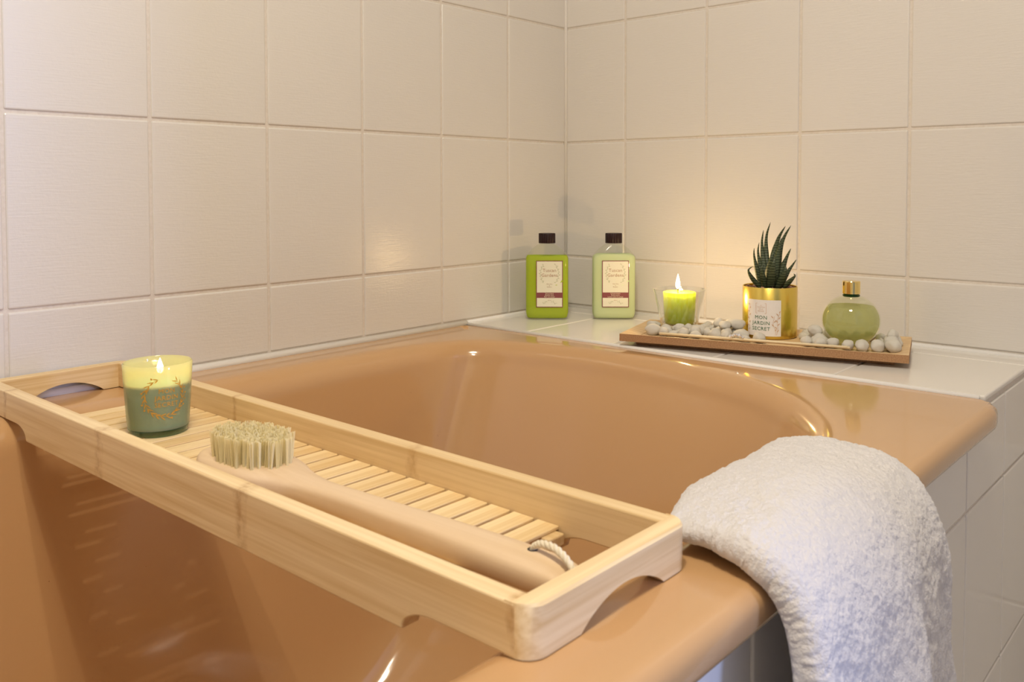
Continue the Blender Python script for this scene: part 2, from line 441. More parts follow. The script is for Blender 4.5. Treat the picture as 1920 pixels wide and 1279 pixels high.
for (a, b_) in cols(0.1513, 11):
    for (z0, z1) in rows:
        put_tile(wl, 'x', (-0.003, -(a+b_)/2, (z0+z1)/2), b_-a-J, z1-z0-J, 'tile')
for (a, b_) in cols(0.1239, 8):
    for (z0, z1) in rows:
        put_tile(wb, 'y', ((a+b_)/2, 0.003, (z0+z1)/2), b_-a-J, z1-z0-J, 'tile')
for a, b_ in cols(0.1239, 8):
    if a > 0.72:
        for k in range(3): put_tile(wb, 'y', ((a+b_)/2, 0.003, ZA-TH*(k+3.5)+0.0), b_-a-J, TH-J, 'tile')

# the ledge behind the tub and the apron below the rim
AP = 0.727
ledge = tag(bm_obj('wall_ledge', box_bm(0.0, AP-0.0022, -0.2490, 0.0, 0.0, SHELF-0.0018), 'grout'), kind='structure')
le = [0.0] + [0.124+TW*k for k in range(4)] + [AP+0.001]
for a, b_ in zip(le, le[1:]):
    put_tile(ledge, 'z', ((a+b_)/2, -(0.2505+0.052)/2, SHELF-0.003), b_-a-0.0026, 0.2505-0.052-0.002, 'tile_smooth')
    put_tile(ledge, 'z', ((a+b_)/2, -0.052/2, SHELF-0.003), b_-a-0.0026, 0.052-0.002, 'tile_smooth')
apron = tag(bm_obj('wall_apron', box_bm(AP-0.03, AP-0.0018, -1.93, -0.2495, 0.0, RIM-0.024), 'grout'), kind='structure')
ye = [-0.006, -0.164] + [-0.314-TW*k for k in range(11)]
zr = [(0.4715, SHELF-0.010), (0.2735, 0.4715), (0.0755, 0.2735), (0.0, 0.0755)]
for a, b_ in zip(ye, ye[1:]):
    for i, (z0, z1) in enumerate(zr):
        if i == 0 and a < -0.2: z1 = RIM-0.0245
        if i == 0 and abs(a+0.164) < 1e-4:      # tile cut round the corner of the tub rim
            zc_ = RIM-0.0245
            ol = [(a-0.0012, z0+0.0015), (a-0.0012, z1-0.0015), (-0.2520, z1-0.0015), (-0.2520, zc_-0.0015), (b_+0.0012, zc_-0.0015), (b_+0.0012, z0+0.0015)]
            bm_obj('tile', prism_bm(ol, 'x', AP-0.006, AP, 0.0014), 'tile_smooth', apron); continue
        put_tile(apron, 'x', (AP-0.003, (a+b_)/2, (z0+z1)/2), a-b_-0.0024, z1-z0-0.0030, 'tile_smooth')
# white sealant beads (tub to wall, tub to ledge, ledge to walls)
def bead(name, p0, p1, r_=0.0042):
    return tag(bm_obj(name, tube_bm([p0, p1], r_, 10), 'sealant', smooth=True), kind='structure')
bead('trim_1', (0.0008, -1.93, RIM+0.0012), (0.0008, -0.252, RIM+0.0012), 0.0055)
bead('trim_2', (0.001, -0.2525, RIM+0.0002), (0.722, -0.2525, RIM+0.0002), 0.0030)
bead('trim_3', (0.001, -0.0015, SHELF), (AP, -0.0015, SHELF), 0.004)
bead('trim_5', (0.0008, -0.0008, RIM+0.004), (0.0008, -0.0008, 2.2), 0.0030)
bead('trim_4', (0.0012, -0.25, SHELF), (0.0012, -0.0, SHELF), 0.004)
# rest of the bathroom and the hall the daylight comes through
tag(bm_obj('floor', box_bm(-0.1, 4.0, -2.8, 1.2, -0.1, 0.0), 'floor'), kind='structure')
tag(bm_obj('ceiling', box_bm(-0.1, 4.0, -2.8, 1.2, 2.4, 2.5), 'plaster'), kind='structure')
tag(bm_obj('wall_front', box_bm(-0.1, 4.0, -2.8, -2.7, 0.0, 2.4), 'plaster'), kind='structure')
DX, DY0, DY1, DZ = 1.60, -1.45, -0.555, 2.05
bm = box_bm(DX, DX+0.10, DY1, 0.0045, 0, 2.4)
for args in ((DX, DX+0.10, -2.7, DY0, 0, 2.4), (DX, DX+0.10, DY0, DY1, DZ, 2.4)):
    t_ = box_bm(*args); me_ = bpy.data.meshes.new('t'); t_.to_mesh(me_); t_.free(); bm.from_mesh(me_); bpy.data.meshes.remove(me_)
tag(bm_obj('wall_right', bm, 'plaster'), kind='structure')
tag(bm_obj('wall_hall_back', box_bm(1.70, 4.0, 1.1, 1.2, 0, 2.4), 'plaster'), kind='structure')
WY0, WY1, WZ0, WZ1 = -0.50, 0.10, 0.78, 1.92
bm = box_bm(3.8, 3.9, WY1, 1.1, 0, 2.4)
for args in ((3.8, 3.9, -2.7, WY0, 0, 2.4), (3.8, 3.9, WY0, WY1, 0, WZ0), (3.8, 3.9, WY0, WY1, WZ1, 2.4)):
    t_ = box_bm(*args); me_ = bpy.data.meshes.new('t'); t_.to_mesh(me_); t_.free(); bm.from_mesh(me_); bpy.data.meshes.remove(me_)
tag(bm_obj('wall_hall_right', bm, 'plaster'), kind='structure')
wn = tag(empty('window_1', (3.82, -0.2, 1.35)), kind='structure')
for (a, b_, c, d_) in ((-0.30, -0.26, -0.57, 0.57), (0.26, 0.30, -0.57, 0.57), (-0.26, 0.26, -0.57, -0.53), (-0.26, 0.26, 0.53, 0.57)):
    bm_obj('window_frame', box_bm(-0.02, 0.03, a, b_, c, d_, 0.003), 'white_metal', wn)
bm_obj('pane', box_bm(0.0, 0.006, -0.26, 0.26, -0.53, 0.53), 'glass', wn)

# ------------------------------------------------------------------ bathtub
def tub():
    top = [(0.056, -1.62), (0.056, -1.2), (0.056, -0.9), (0.055, -0.70), (0.054, -0.56), (0.057, -0.47), (0.066, -0.405),
           (0.086, -0.357), (0.122, -0.324), (0.18, -0.302), (0.25, -0.288), (0.315, -0.282), (0.40, -0.287), (0.482, -0.304),
           (0.538, -0.327), (0.582, -0.356), (0.620, -0.394), (0.655, -0.445), (0.677, -0.505), (0.688, -0.585), (0.691, -0.70),
           (0.691, -0.9), (0.691, -1.2), (0.691, -1.62), (0.675, -1.73), (0.62, -1.81), (0.50, -1.85), (0.37, -1.86),
           (0.24, -1.85), (0.13, -1.81), (0.07, -1.73)]
    top = [p.to_2d() for p in catmull([(x, y, 0) for x, y in top], 8, True)]
    n = len(top)
    def inset(poly, d_):
        out_ = []
        for i in range(n):
            t_ = (poly[(i+2) % n] - poly[i-2]).normalized()
            nn = Vector((t_.y, -t_.x))        # clockwise path: inward on the right
            out_.append(poly[i] + nn*d_)
        return out_
    rings = []
    # outer edge of the rim: rounded rectangle sampled along the same angles
    c0 = Vector((0.372, -1.08))
    X0, X1, Y0, Y1 = 0.002, 0.744, -1.925, -0.2545
    def outer(p, off, rad):
        # nearest point on the rounded rectangle in the direction from the nearest spine point
        sp_ = Vector((0.372, max(min(p.y, -0.62), -1.55)))
        d_ = (p - sp_).normalized()
        x0, x1, y0, y1 = X0+off*0.12, X1-off, Y0+off, Y1-off*0.12
        lo, hi = 0.0, 3.0
        for _ in range(34):
            mid = (lo+hi)/2; q = sp_ + d_*mid
            cx_ = min(max(q.x, x0+rad), x1-rad); cy_ = min(max(q.y, y0+rad), y1-rad)
            inside = (x0 <= q.x <= x1 and y0 <= q.y <= y1) and ((Vector((q.x-cx_, q.y-cy_)).length <= rad) or q.x == cx_ or q.y == cy_)
            if inside: lo = mid
            else: hi = mid
        return sp_ + d_*lo
    T = 0.0225; er = 0.010
    O = {}
    def orng(off, z, rad=0.022): rings.append([(q.x, q.y, z) for q in (outer(p, off, max(0.004, rad-off)) for p in top)])
    orng(0.018, RIM-T); orng(0.004, RIM-T); orng(0.001, RIM-T+0.0015); orng(0.0, RIM-T+0.005)
    for a in (0, 15, 30, 45, 60, 75, 90):
        a = math.radians(a); orng(er*(1-math.cos(a)), RIM-er+er*math.sin(a))
    orng(er+0.002, RIM)
    o2 = [Vector((x, y)) for x, y, z in rings[-1]]
    for k in (0.35, 0.7): rings.append([(a.x+(b_.x-a.x)*k, a.y+(b_.y-a.y)*k, RIM) for a, b_ in zip(o2, top)])
    lip = 0.030
    tin = [inset(top, 0)]
    for a in (0, 10, 20, 30, 40, 50, 60, 70, 78):
        a = math.radians(a); q = inset(top, lip*math.sin(a))
        rings.append([(p.x, p.y, RIM-lip*(1-math.cos(a))) for p in q])
    q0 = inset(top, lip*math.sin(math.radians(78))); z0 = rings[-1][0][2]
    # floor contour
    fl = []
    for p in q0:
        x = 0.372 + (p.x-0.372)*0.77
        if p.y > -0.95:
            y = -0.95 + (p.y+0.95)*0.56
        else: y = -0.95 + (p.y+0.95)*0.80
        fl.append(Vector((x, y)))
    D = 0.40
    prof = catmull([(0, 0, 0), (0.10, 0.14, 0), (0.26, 0.40, 0), (0.41, 0.64, 0), (0.55, 0.82, 0), (0.74, 0.945, 0), (0.90, 0.99, 0), (1.0, 1.0, 0)], 5)
    for p in prof[1:]:
        rings.append([(a.x+(b_.x-a.x)*p.x, a.y+(b_.y-a.y)*p.x, z0-(D-RIM+z0)*p.y) for a, b_ in zip(q0, fl)])
    for k in (0.6, 0.25):
        c_ = Vector((0.372, -1.1)); rings.append([(c_.x+(b_.x-c_.x)*k, c_.y+(b_.y-c_.y)*k, rings[-1][0][2]-0.003) for b_ in fl])
    bm = loft_bm(rings, cap0=False, cap1=True, recalc=False)
    bmesh.ops.recalc_face_normals(bm, faces=bm.faces[:])
    bm.faces.ensure_lookup_table()
    if sum(f.normal.z*f.calc_area() for f in bm.faces) < 0: bmesh.ops.reverse_faces(bm, faces=bm.faces[:])
    o = bm_obj('bathtub', bm, 'enamel', None, True)
    tag(o, 'glossy caramel brown enamel bathtub set against the tiled walls', 'bathtub')
    return o
tub()

# ------------------------------------------------------------------ bamboo bath caddy
CX0, CX1, CY0, CY1, CT = 0.004, 0.700, -0.9265, -0.7865, RIM+0.0262
SLAT = RIM+0.005
caddy = tag(empty('bath_caddy', (0, 0, 0)), 'long bamboo bath caddy with slatted floor lying across the tub', 'bath caddy')
def caddy_parts():
    th = 0.0125; er = 0.012; B0 = RIM+0.0006; B1 = RIM-0.0115
    # long sides, dropping into the basin between two quarter-round notches
    eb = 0.0096
    CS = CT-0.0003
    pro = [(CX0+eb, CS), (CX0+eb, B0), (0.093, B0)]
    for k in range(1, 9):
        a = k/8*PI/2; pro.append((0.093+0.022*math.sin(a), B1+(B0-B1)*math.cos(a)))
    pro += [(0.118, B1), (0.613, B1)]
    for k in range(0, 8):
        a = PI/2-k/8*PI/2; pro.append((0.636-0.022*math.sin(a), B1+(B0-B1)*math.cos(a)))
    pro += [(0.636, B0), (CX1-eb, B0), (CX1-eb, CS)]
    bm_obj('side_board', prism_bm(pro, 'y', CY0, CY0+th, 0.0013), 'bamboo_near', caddy)
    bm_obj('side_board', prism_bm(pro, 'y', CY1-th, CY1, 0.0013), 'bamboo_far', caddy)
    # end boards: rounded outer corners, shallow arch cut below
    for s, xo in ((-1, CX0), (1, CX1)):
        # vertical slices across y so that the arch and the rounded plan are both real
        ys = []
        for k in range(7):
            a = k/6*PI/2; ys.append((CY0+er*(1-math.cos(PI/2-(PI/2-a))) , a))
        plan = []
        for k in range(7):
            a = k/6*PI/2
            plan.append((CY0+er-er*math.cos(a)+0.0002*(k == 0), er-er*math.sin(a)))      # (y, setback)
        mid = [CY0+er+(CY1-CY0-2*er)*k/36 for k in range(1, 36)]
        plan += [(y, 0.0) for y in mid]
        for k in range(6, -1, -1):
            a = k/6*PI/2
            plan.append((CY1-er+er*math.cos(a)-0.0002*(k == 0), er-er*math.sin(a)))
        A0, A1, AH = -0.888, -0.815, 0.0125
        rings = []
        for y, sb in plan:
            u = (y-A0)/(A1-A0)
            bot = B0
            if 0 < u < 1: bot = B0 + AH*(math.sin(PI*u)**0.75)
            xo_ = xo - s*sb; xi_ = xo - s*max(th, sb+0.0042)
            e_ = 0.0013
            rings.append([(xo_, y, bot), (xo_, y, CT-e_), (xo_-s*e_, y, CT), (xi_+s*e_*0.5, y, CT), (xi_, y, CT-e_*0.5), (xi_, y, bot)])
        bm_obj('end_board', loft_bm(rings), 'bamboo_y', caddy, True, 35)
    # slats and the two runners that carry them
    x = 0.1185; i = 0; me0 = None
    while x + 0.018 < 0.618:
        if me0 is None:
            o = bm_obj('slat', box_bm(-0.0084, 0.0084, -0.0571, 0.0571, -0.0024, 0, 0.0005, 1), 'bamboo_slat', caddy); me0 = o.data
        else: o = link('slat', me0, None, caddy)
        o.location = (x+0.009, (CY0+CY1)/2, SLAT); x += 0.0200; i += 1
    for y in (CY0+th+0.010, CY1-th-0.010):
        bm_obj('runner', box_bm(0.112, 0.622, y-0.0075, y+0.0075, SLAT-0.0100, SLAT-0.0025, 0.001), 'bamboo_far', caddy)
caddy_parts()

# ------------------------------------------------------------------ body brush
def brush():
    root = tag(empty('body_brush', (0.3545, -0.8840, SLAT+0.0006), math.radians(2.2)),
               'long handled wooden body brush lying bristles up in the bamboo caddy', 'brush')
    # stations along x: half width, bottom, top
    st = [(0.000, 0.001, 0.0085, 0.0095), (0.0015, 0.0075, 0.0055, 0.0135), (0.006, 0.0145, 0.0025, 0.0155), (0.016, 0.0215, 0.0008, 0.0165), (0.030, 0.0262, 0.0, 0.0168),
          (0.050, 0.0280, 0.0, 0.0168), (0.068, 0.0265, 0.0, 0.0168), (0.084, 0.0225, 0.0, 0.0166), (0.098, 0.0170, 0.0005, 0.0163),
          (0.112, 0.0128, 0.0010, 0.0162), (0.130, 0.0106, 0.0012, 0.0165), (0.155, 0.0100, 0.0010, 0.0170), (0.190, 0.0106, 0.0, 0.0172),
          (0.235, 0.0120, 0.0, 0.0174), (0.275, 0.0133, 0.0, 0.0172), (0.303, 0.0138, 0.0, 0.0165), (0.318, 0.0132, 0.0004, 0.0155),
          (0.325, 0.0118, 0.0015, 0.0140), (0.329, 0.0085, 0.0035, 0.0115), (0.330, 0.0030, 0.0060, 0.0090)]
    xs = catmull([(a*0.998, b_, c) for a, b_, c, d_ in st], 3); xt = catmull([(a*0.998, d_+0.0026*max(0, min(1, (0.13-a)/0.05)), 0) for a, b_, c, d_ in st], 3)
    rings = []
    for p, q in zip(xs, xt):
        hw, zb, zt = max(p.y, 0.0006), p.z, q.y; zc = (zb+zt)/2; hz = (zt-zb)/2; r_ = []
        for k in range(28):
            a = 2*PI*k/28; c_, s_ = math.cos(a), math.sin(a); e_ = 0.62
            r_.append((p.x, hw*math.copysign(abs(c_)**e_, c_), zc + hz*math.copysign(abs(s_)**e_, s_)))
        rings.append(r_)
    wood = bm_obj('handle', loft_bm(rings), 'beech', root, True)
    # bristle tufts
    meshes = []
    for k in range(4):
        bm = bmesh.new()
        for j in range(16):
            a, rr = random.uniform(0, 2*PI), 0.0012*math.sqrt(random.random())
            bx, by = rr*math.cos(a), rr*math.sin(a)
            tx, ty = bx*1.9+random.uniform(-.0003, .0003), by*1.35+random.uniform(-.0003, .0003)
            h_ = 0.0178+random.uniform(-0.0007, 0.0006); w_ = 0.00030
            b4 = [bm.verts.new((bx+w_*c, by+w_*s, -0.001)) for c, s in ((1, 0), (-.5, .87), (-.5, -.87))]
            t4 = [bm.verts.new((tx+w_*c, ty+w_*s, h_)) for c, s in ((1, 0), (-.5, .87), (-.5, -.87))]
            for i in range(3): bm.faces.new((b4[i], b4[(i+1) % 3], t4[(i+1) % 3], t4[i]))
            bm.faces.new(t4)
        me = bpy.data.meshes.new('bristle_tuft'); bm.to_mesh(me); bm.free(); me.materials.append(MATS['bristle']); meshes.append(me)
    ea, eb = 0.0355, 0.0212; n = 0
    for i in range(-9, 10):
        for j in range(-7, 8):
            x = i*0.0046 + (0.0023 if j % 2 else 0); y = j*0.0040
            if (x/ea)**2 + (y/eb)**2 <= 1.0:
                o = link('bristle_tuft', random.choice(meshes), None, root); n += 1
                o.location = (0.0525+x, y, 0.0190); o.rotation_euler = (random.uniform(-.03, .03) - y*2.5, random.uniform(-.03, .03) + x*1.5, random.uniform(0, 6))
    # hanging cord
    loop = [p - Vector((0.0095, 0, 0)) for p in catmull([(0.308, 0.004, 0.0150), (0.3085, 0.0045, 0.0180), (0.314, 0.004, 0.0210), (0.324, 0.002, 0.0220), (0.334, -0.001, 0.0195), (0.340, -0.003, 0.0145), (0.3385, -0.004, 0.0095)], 8)]
    bm = bmesh.new()
    for ph in (0, 2*PI/3, 4*PI/3):
        pts = []
        for i, p in enumerate(loop):
            a = ph + i*0.75; pts.append(p + Vector((0, math.cos(a)*0.0011, math.sin(a)*0.0011)))
        tube_bm(pts, 0.0012, 6, bm)
    bm_obj('hanging_cord', bm, 'rope', root, True)
    bm_obj('cord_hole', lathe_bm([(0.0028, 0), (0.0028, 0.0004)], 16), 'wick', root).location = (0.2985, 0.004, 0.0164)
brush()

# ------------------------------------------------------------------ candles
def flame(parent, x, y, z, h_, r_, energy):
    prof = [(0.0, 0.0), (r_*0.55, h_*0.05), (r_*0.9, h_*0.16), (r_, h_*0.28), (r_*0.88, h_*0.45), (r_*0.6, h_*0.65), (r_*0.3, h_*0.84), (0.0, h_)]
    o = bm_obj('flame', lathe_bm(prof, 16), 'flame', parent, True); o.location = (x, y, z)
    d = bpy.data.lights.new('flame_light', 'POINT'); d.energy = energy; d.color = (1.0, 0.66, 0.30); d.shadow_soft_size = 0.0025
    l = bpy.data.objects.new('flame_light', d); C.objects.link(l); l.parent = o; l.location = (0, 0, h_*0.5)
    return o
def cyl_map(radius_fn, face_ang, z0, off=0.0004):
    def fn(x, y):
        z = z0 + y; r_ = radius_fn(z)
        a = face_ang + x/r_
        return ((r_+off)*math.cos(a), (r_+off)*math.sin(a), z)
    return fn
def toward_cam(x, y): return math.atan2(cam_pos.y-y, cam_pos.x-x)

def caddy_candle():
    x0, y0 = 0.2275, -0.8605
    t = tag(empty('jar_candle', (x0, y0, SLAT+0.0003)), 'green tinted glass jar candle with gold lettering burning in the bamboo caddy', 'candle')
    H_ = 0.0600; R0, R1 = 0.0242, 0.0282
    R_ = lambda z: R0 + (R1-R0)*max(0, min(1, z/H_))**0.8
    wt = 0.0017
    prof = [(0, 0), (R_(0)-0.0015, 0), (R_(0), 0.0012)] + [(R_(H_*k/12), H_*k/12) for k in range(1, 12)] + [(R1, H_-0.001), (R1-wt*0.5, H_), (R1-wt, H_-0.001)]
    prof += [(R_(H_*k/12)-wt, H_*k/12) for k in range(11, 1, -1)] + [(R0-wt-0.001, 0.0066), (0, 0.0060)]
    # body of the jar above the thick clear base
    up = [(R_(0.0055)-0.0002, 0.0055)] + [(R_(H_*k/12), H_*k/12) for k in range(2, 12)] + [(R1, H_-0.001), (R1-wt*0.5, H_), (R1-wt, H_-0.001)] + [(R_(H_*k/12)-wt, H_*k/12) for k in range(11, 1, -1)] + [(R0-wt, 0.0058)]
    glass = bm_obj('glass_jar', lathe_bm(up, 64, False, False), 'teal_glass', t, True, 50)
    bm_obj('glass_base', lathe_bm([(0, 0.0002), (R0-0.0025, 0), (R0-0.0004, 0.0012), (R_(0.005), 0.0052), (R0-0.002, 0.0060), (0, 0.0052)], 64), 'base_glass', t, True, 50)
    WZ = 0.0425
    bm_obj('wax', lathe_bm([(0, 0.0064), (R0-wt-0.0006, 0.0064)] + [(R_(WZ*k/6)-wt-0.0002, max(0.0068, WZ*k/6)) for k in range(1, 7)] + [(R_(WZ)-wt-0.002, WZ-0.0008), (0, WZ-0.0014)], 64), 'teal_wax', t, True, 50)
    bm_obj('wick', tube_bm([(0.001, 0.001, WZ-0.001), (0.001, 0.001, WZ+0.006), (0.0016, 0.0014, WZ+0.009)], 0.0006, 6), 'wick', t)
    flame(t, 0.0016, 0.0014, WZ+0.0070, 0.0135, 0.0028, 0.042)
    # gold print, turned a little to the right of the camera
    fa = toward_cam(x0, y0) + 0.19
    P = Print()
    for s, dy in (('MON', 0.0057), ('JARDIN', 0.0), ('SECRET', -0.0057)): P.add(text_geo(s, 0.0055, 1.06), 0.0004, dy)
    P.build('lettering', 'gold_print', glass, cyl_map(R_, fa+0.05, 0.0335))
    Wd = Print(); random.seed(3)
    RX, RY = 0.0158, 0.0160
    arc = [(RX*math.cos(math.radians(a)), RY*math.sin(math.radians(a))) for a in range(112, 412, 5)]
    Wd.add(line_geo(arc, 0.00035))
    for a in range(108, 418, 15):
        ca = math.radians(a); px, py = RX*math.cos(ca), RY*math.sin(ca); tg = ca+PI/2
        for sgn in (1, -1):
            L_ = random.uniform(0.0040, 0.0060)
            Wd.add(leaf_geo(px, py, tg + sgn*random.uniform(0.3, 0.6), L_, 0.00042))
        if random.random() < .5:
            Wd.add(leaf_geo(px*1.12, py*1.12, ca, 0.0022, 0.0007))
    Wd.build('wreath', 'gold_print', glass, cyl_map(R_, fa, 0.0342))
caddy_candle()

def tray_candle():
    x0, y0, z0 = 0.3125, -0.1415, SHELF+0.0126
    t = tag(empty('tumbler_candle', (x0, y0, z0)), 'lime green candle burning in a flared clear glass tumbler on the wooden tray', 'candle')
    H_ = 0.0545; R0, R1 = 0.0255, 0.0372; wt = 0.0016
    R_ = lambda z: R0 + (R1-R0)*(max(0, min(1, z/H_))**1.25)
    up = [(0, 0), (R0-0.002, 0), (R0, 0.0015)] + [(R_(H_*k/12), H_*k/12) for k in range(1, 12)] + [(R1, H_-0.0008), (R1-wt/2, H_), (R1-wt, H_-0.0008)] + [(R_(H_*k/12)-wt, H_*k/12) for k in range(11, 1, -1)] + [(R0-wt-0.001, 0.0062), (0, 0.0055)]
    bm_obj('glass_tumbler', lathe_bm(up, 64), 'glass', t, True, 50)
    WH = 0.0500
    bm_obj('wax', lathe_bm([(0, 0.0066), (0.0196, 0.0066), (0.0205, 0.0078), (0.0218, WH*0.5), (0.0228, WH-0.001), (0.0222, WH), (0.018, WH-0.0006), (0, WH-0.0022)], 56), 'lime_wax', t, True, 40)
    bm_obj('wick', tube_bm([(-0.002, -0.001, WH-0.003), (-0.002, -0.001, WH+0.003), (-0.0016, -0.001, WH+0.005)], 0.0007, 6), 'wick', t)
    flame(t, -0.0020, -0.001, WH+0.0042, 0.0215, 0.0033, 0.45)
tray_candle()

# ------------------------------------------------------------------ wooden tray on the ledge
TA = math.radians(15.53)
tray = tag(empty('display_tray', (0.292, -0.2600, SHELF), TA), 'low oak veneered display tray standing at an angle on the tiled ledge', 'tray')
TL, TD, TT = 0.349, 0.136, 0.0165
bm_obj('foot', box_bm(0.016, TL-0.016, 0.020, TD-0.014, 0.0002, 0.0062, 0.001), 'fibreboard', tray)
TE = 0.0068; RW = 0.021
bm_obj('base_board', box_bm(0.006, TL-0.006, 0.006, TD-0.006, 0.0062, 0.0118, 0.0006), 'oak', tray)
def rim_piece(name, L_, mtx):
    # sloping rim with mitred ends: outer face, top edge, slope towards the inside
    pr = [(0.0, TE), (0.0, TT), (0.0022, TT), (RW, 0.0124), (RW, TE)]
    r0 = [(y, y, z) for y, z in pr]; r1 = [(L_-y, y, z) for y, z in pr]
    bm = loft_bm([r0, r1]); bmesh.ops.transform(bm, matrix=mtx, verts=bm.verts)
    o = bm_obj(name, bm, 'oak', tray)
    o.data.materials.append(MATS['fibreboard'])
    for p in o.data.polygons:
        n_ = mtx.to_3x3().inverted() @ p.normal
        if n_.y < -0.9 or n_.z < -0.9: p.material_index = 1
    return o
rim_piece('rim', TL, Matrix.Identity(4))
rim_piece('rim', TL, Matrix.Translation((TL, TD, 0)) @ Matrix.Rotation(PI, 4, 'Z'))
rim_piece('rim', TD, Matrix.Translation((TL, 0, 0)) @ Matrix.Rotation(PI/2, 4, 'Z'))
rim_piece('rim', TD, Matrix.Translation((0, TD, 0)) @ Matrix.Rotation(-PI/2, 4, 'Z'))
tray_m = Matrix.Translation((0.292, -0.2600, SHELF)) @ Matrix.Rotation(TA, 4, 'Z')
def on_tray(u, v_, z=0.0118): return tray_m @ Vector((u, v_, z))
def to_tray(x, y): return tray_m.inverted() @ Vector((x, y, SHELF))

# ------------------------------------------------------------------ potted succulent
def plant():
    x0, y0, z0 = 0.4365, -0.1190, SHELF+0.0124
    t = tag(empty('potted_succulent', (x0, y0, z0)), 'striped dark green succulent in a shiny gold pot with a white paper label', 'plant')
    Rr, H_ = 0.0352, 0.0665
    pot = bm_obj('pot', lathe_bm([(0, 0), (Rr-0.001, 0), (Rr, 0.001), (Rr, H_-0.0006), (Rr-0.0005, H_), (Rr-0.0013, H_-0.0006), (Rr-0.0014, H_-0.010), (0, H_-0.010)], 96), 'gold', t, True, 40)
    fa = toward_cam(x0, y0) - 0.23
    cm = cyl_map(lambda z: Rr, fa, 0.0275)
    lab = Print()
    W_, Hh = 0.0225, 0.0235
    for k in range(24):
        a, b_ = -W_+2*W_*k/24, -W_+2*W_*(k+1)/24; lab.add(rect_geo(a, b_, -Hh, Hh))
    label = lab.build('label', 'paper', pot, cyl_map(lambda z: Rr, fa, 0.0275, 0.0003))
    P = Print()
    for s, dy in (('MON', 0.0005), ('JARDIN', -0.0068), ('SECRET', -0.0141)): P.add(text_geo(s, 0.0066, 1.08), -0.0030, dy)
    cm2 = cyl_map(lambda z: Rr, fa, 0.0275, 0.0006)
    P.build('lettering', 'green_print', pot, cm2)
    L = Print(); x_, y_, q = -0.0030, 0.0125, 0.0066
    for k in range(4):
        L.add(line_geo([[(x_-q, y_-q), (x_+q, y_-q)], [(x_+q, y_-q), (x_+q, y_+q)], [(x_+q, y_+q), (x_-q, y_+q)], [(x_-q, y_+q), (x_-q, y_-q)]][k], 0.0004))
    for s, dy, sz in (('LE', 0.0038, 0.0017), ('COMPTOIR', 0.0015, 0.0019), ('DE LA', -0.0010, 0.0019), ('BOUGIE', -0.0036, 0.0021)): L.add(text_geo(s, sz, 1.1), x_, y_+dy)
    random.seed(5)
    for (bx, by, tx, ty, n_) in ((0.0165, -0.022, 0.0200, 0.0095, 7), (0.0150, -0.022, 0.0125, 0.003, 4), (-0.0205, -0.021, -0.0195, 0.018, 8)):
        st = [(bx+(tx-bx)*k/8 + 0.0012*math.sin(k), by+(ty-by)*k/8) for k in range(9)]
        L.add(line_geo(st, 0.00035))
        for k in range(n_):
            f_ = (k+1)/(n_+0.5); px, py = bx+(tx-bx)*f_, by+(ty-by)*f_
            sg = 1 if k % 2 else -1
            L.add(leaf_geo(px, py, PI/2+sg*0.75, random.uniform(0.003, 0.0048), 0.0006))
    L.build('ornament', 'rose_print', pot, cm2)
    # gravel
    base = []
    for k in range(5):
        bm = bmesh.new(); bmesh.ops.create_icosphere(bm, subdivisions=1, radius=1)
        for v_ in bm.verts: v_.co *= random.uniform(0.75, 1.15)
        me = bpy.data.meshes.new('gravel_stone'); bm.to_mesh(me); bm.free(); me.materials.append(MATS['gravel']); base.append(me)
    bm_obj('soil', lathe_bm([(0, 0), (Rr-0.0016, 0), (Rr-0.0016, 0.004), (0, 0.005)], 32), 'gravel', t).location = (0, 0, H_-0.0098)
    for k in range(95):
        a = random.uniform(0, 2*PI); rr = (Rr-0.0045)*math.sqrt(random.random())
        if k < 34: a = k/34*2*PI; rr = Rr-0.0048
        o = link('gravel_stone', random.choice(base), None, t); s = random.uniform(0.0020, 0.0034)
        o.location = (rr*math.cos(a), rr*math.sin(a), H_-0.0050+random.uniform(0, 0.0028)); o.scale = (s, s*random.uniform(.8, 1.2), s*0.75)
        o.rotation_euler = (random.uniform(0, 3), random.uniform(0, 3), random.uniform(0, 3))
    # leaves: (screen-side offset, tip offset, height, lean towards camera, half width)
    ax = toward_cam(x0, y0); side = Vector((-math.sin(ax), math.cos(ax), 0)); dep = Vector((math.cos(ax), math.sin(ax), 0))
    # side points to the camera's right
    if side.dot(rgt) < 0: side = -side
    px = 0.000690     # metres per pixel at the plant
    spec = [  # base x px, mid x px, tip x px, tip height px, depth(front +), half width px
        (-14, -36, -31, 38, 0.008, 5), (-16, -26, -30, 72, 0.000, 5.5), (-10, -20, -21, 82, -0.006, 5.5), (-6, -14, -13, 106, -0.010, 6.5),
        (-2, -8, 0, 121, -0.014, 7), (2, 8, 28, 114, -0.012, 10), (6, 16, 38, 116, -0.006, 9), (2, 12, 20, 92, 0.000, 9.5), (-2, 0, 8, 70, 0.010, 10.5), (0, 4, 9, 58, 0.015, 9.5),
        (10, 24, 38, 72, -0.002, 8), (12, 24, 27, 42, 0.012, 8.5), (12, 32, 48, 52, 0.004, 5.5), (16, 38, 43, 26, 0.010, 5.5), (-8, -14, -12, 44, 0.012, 7)]
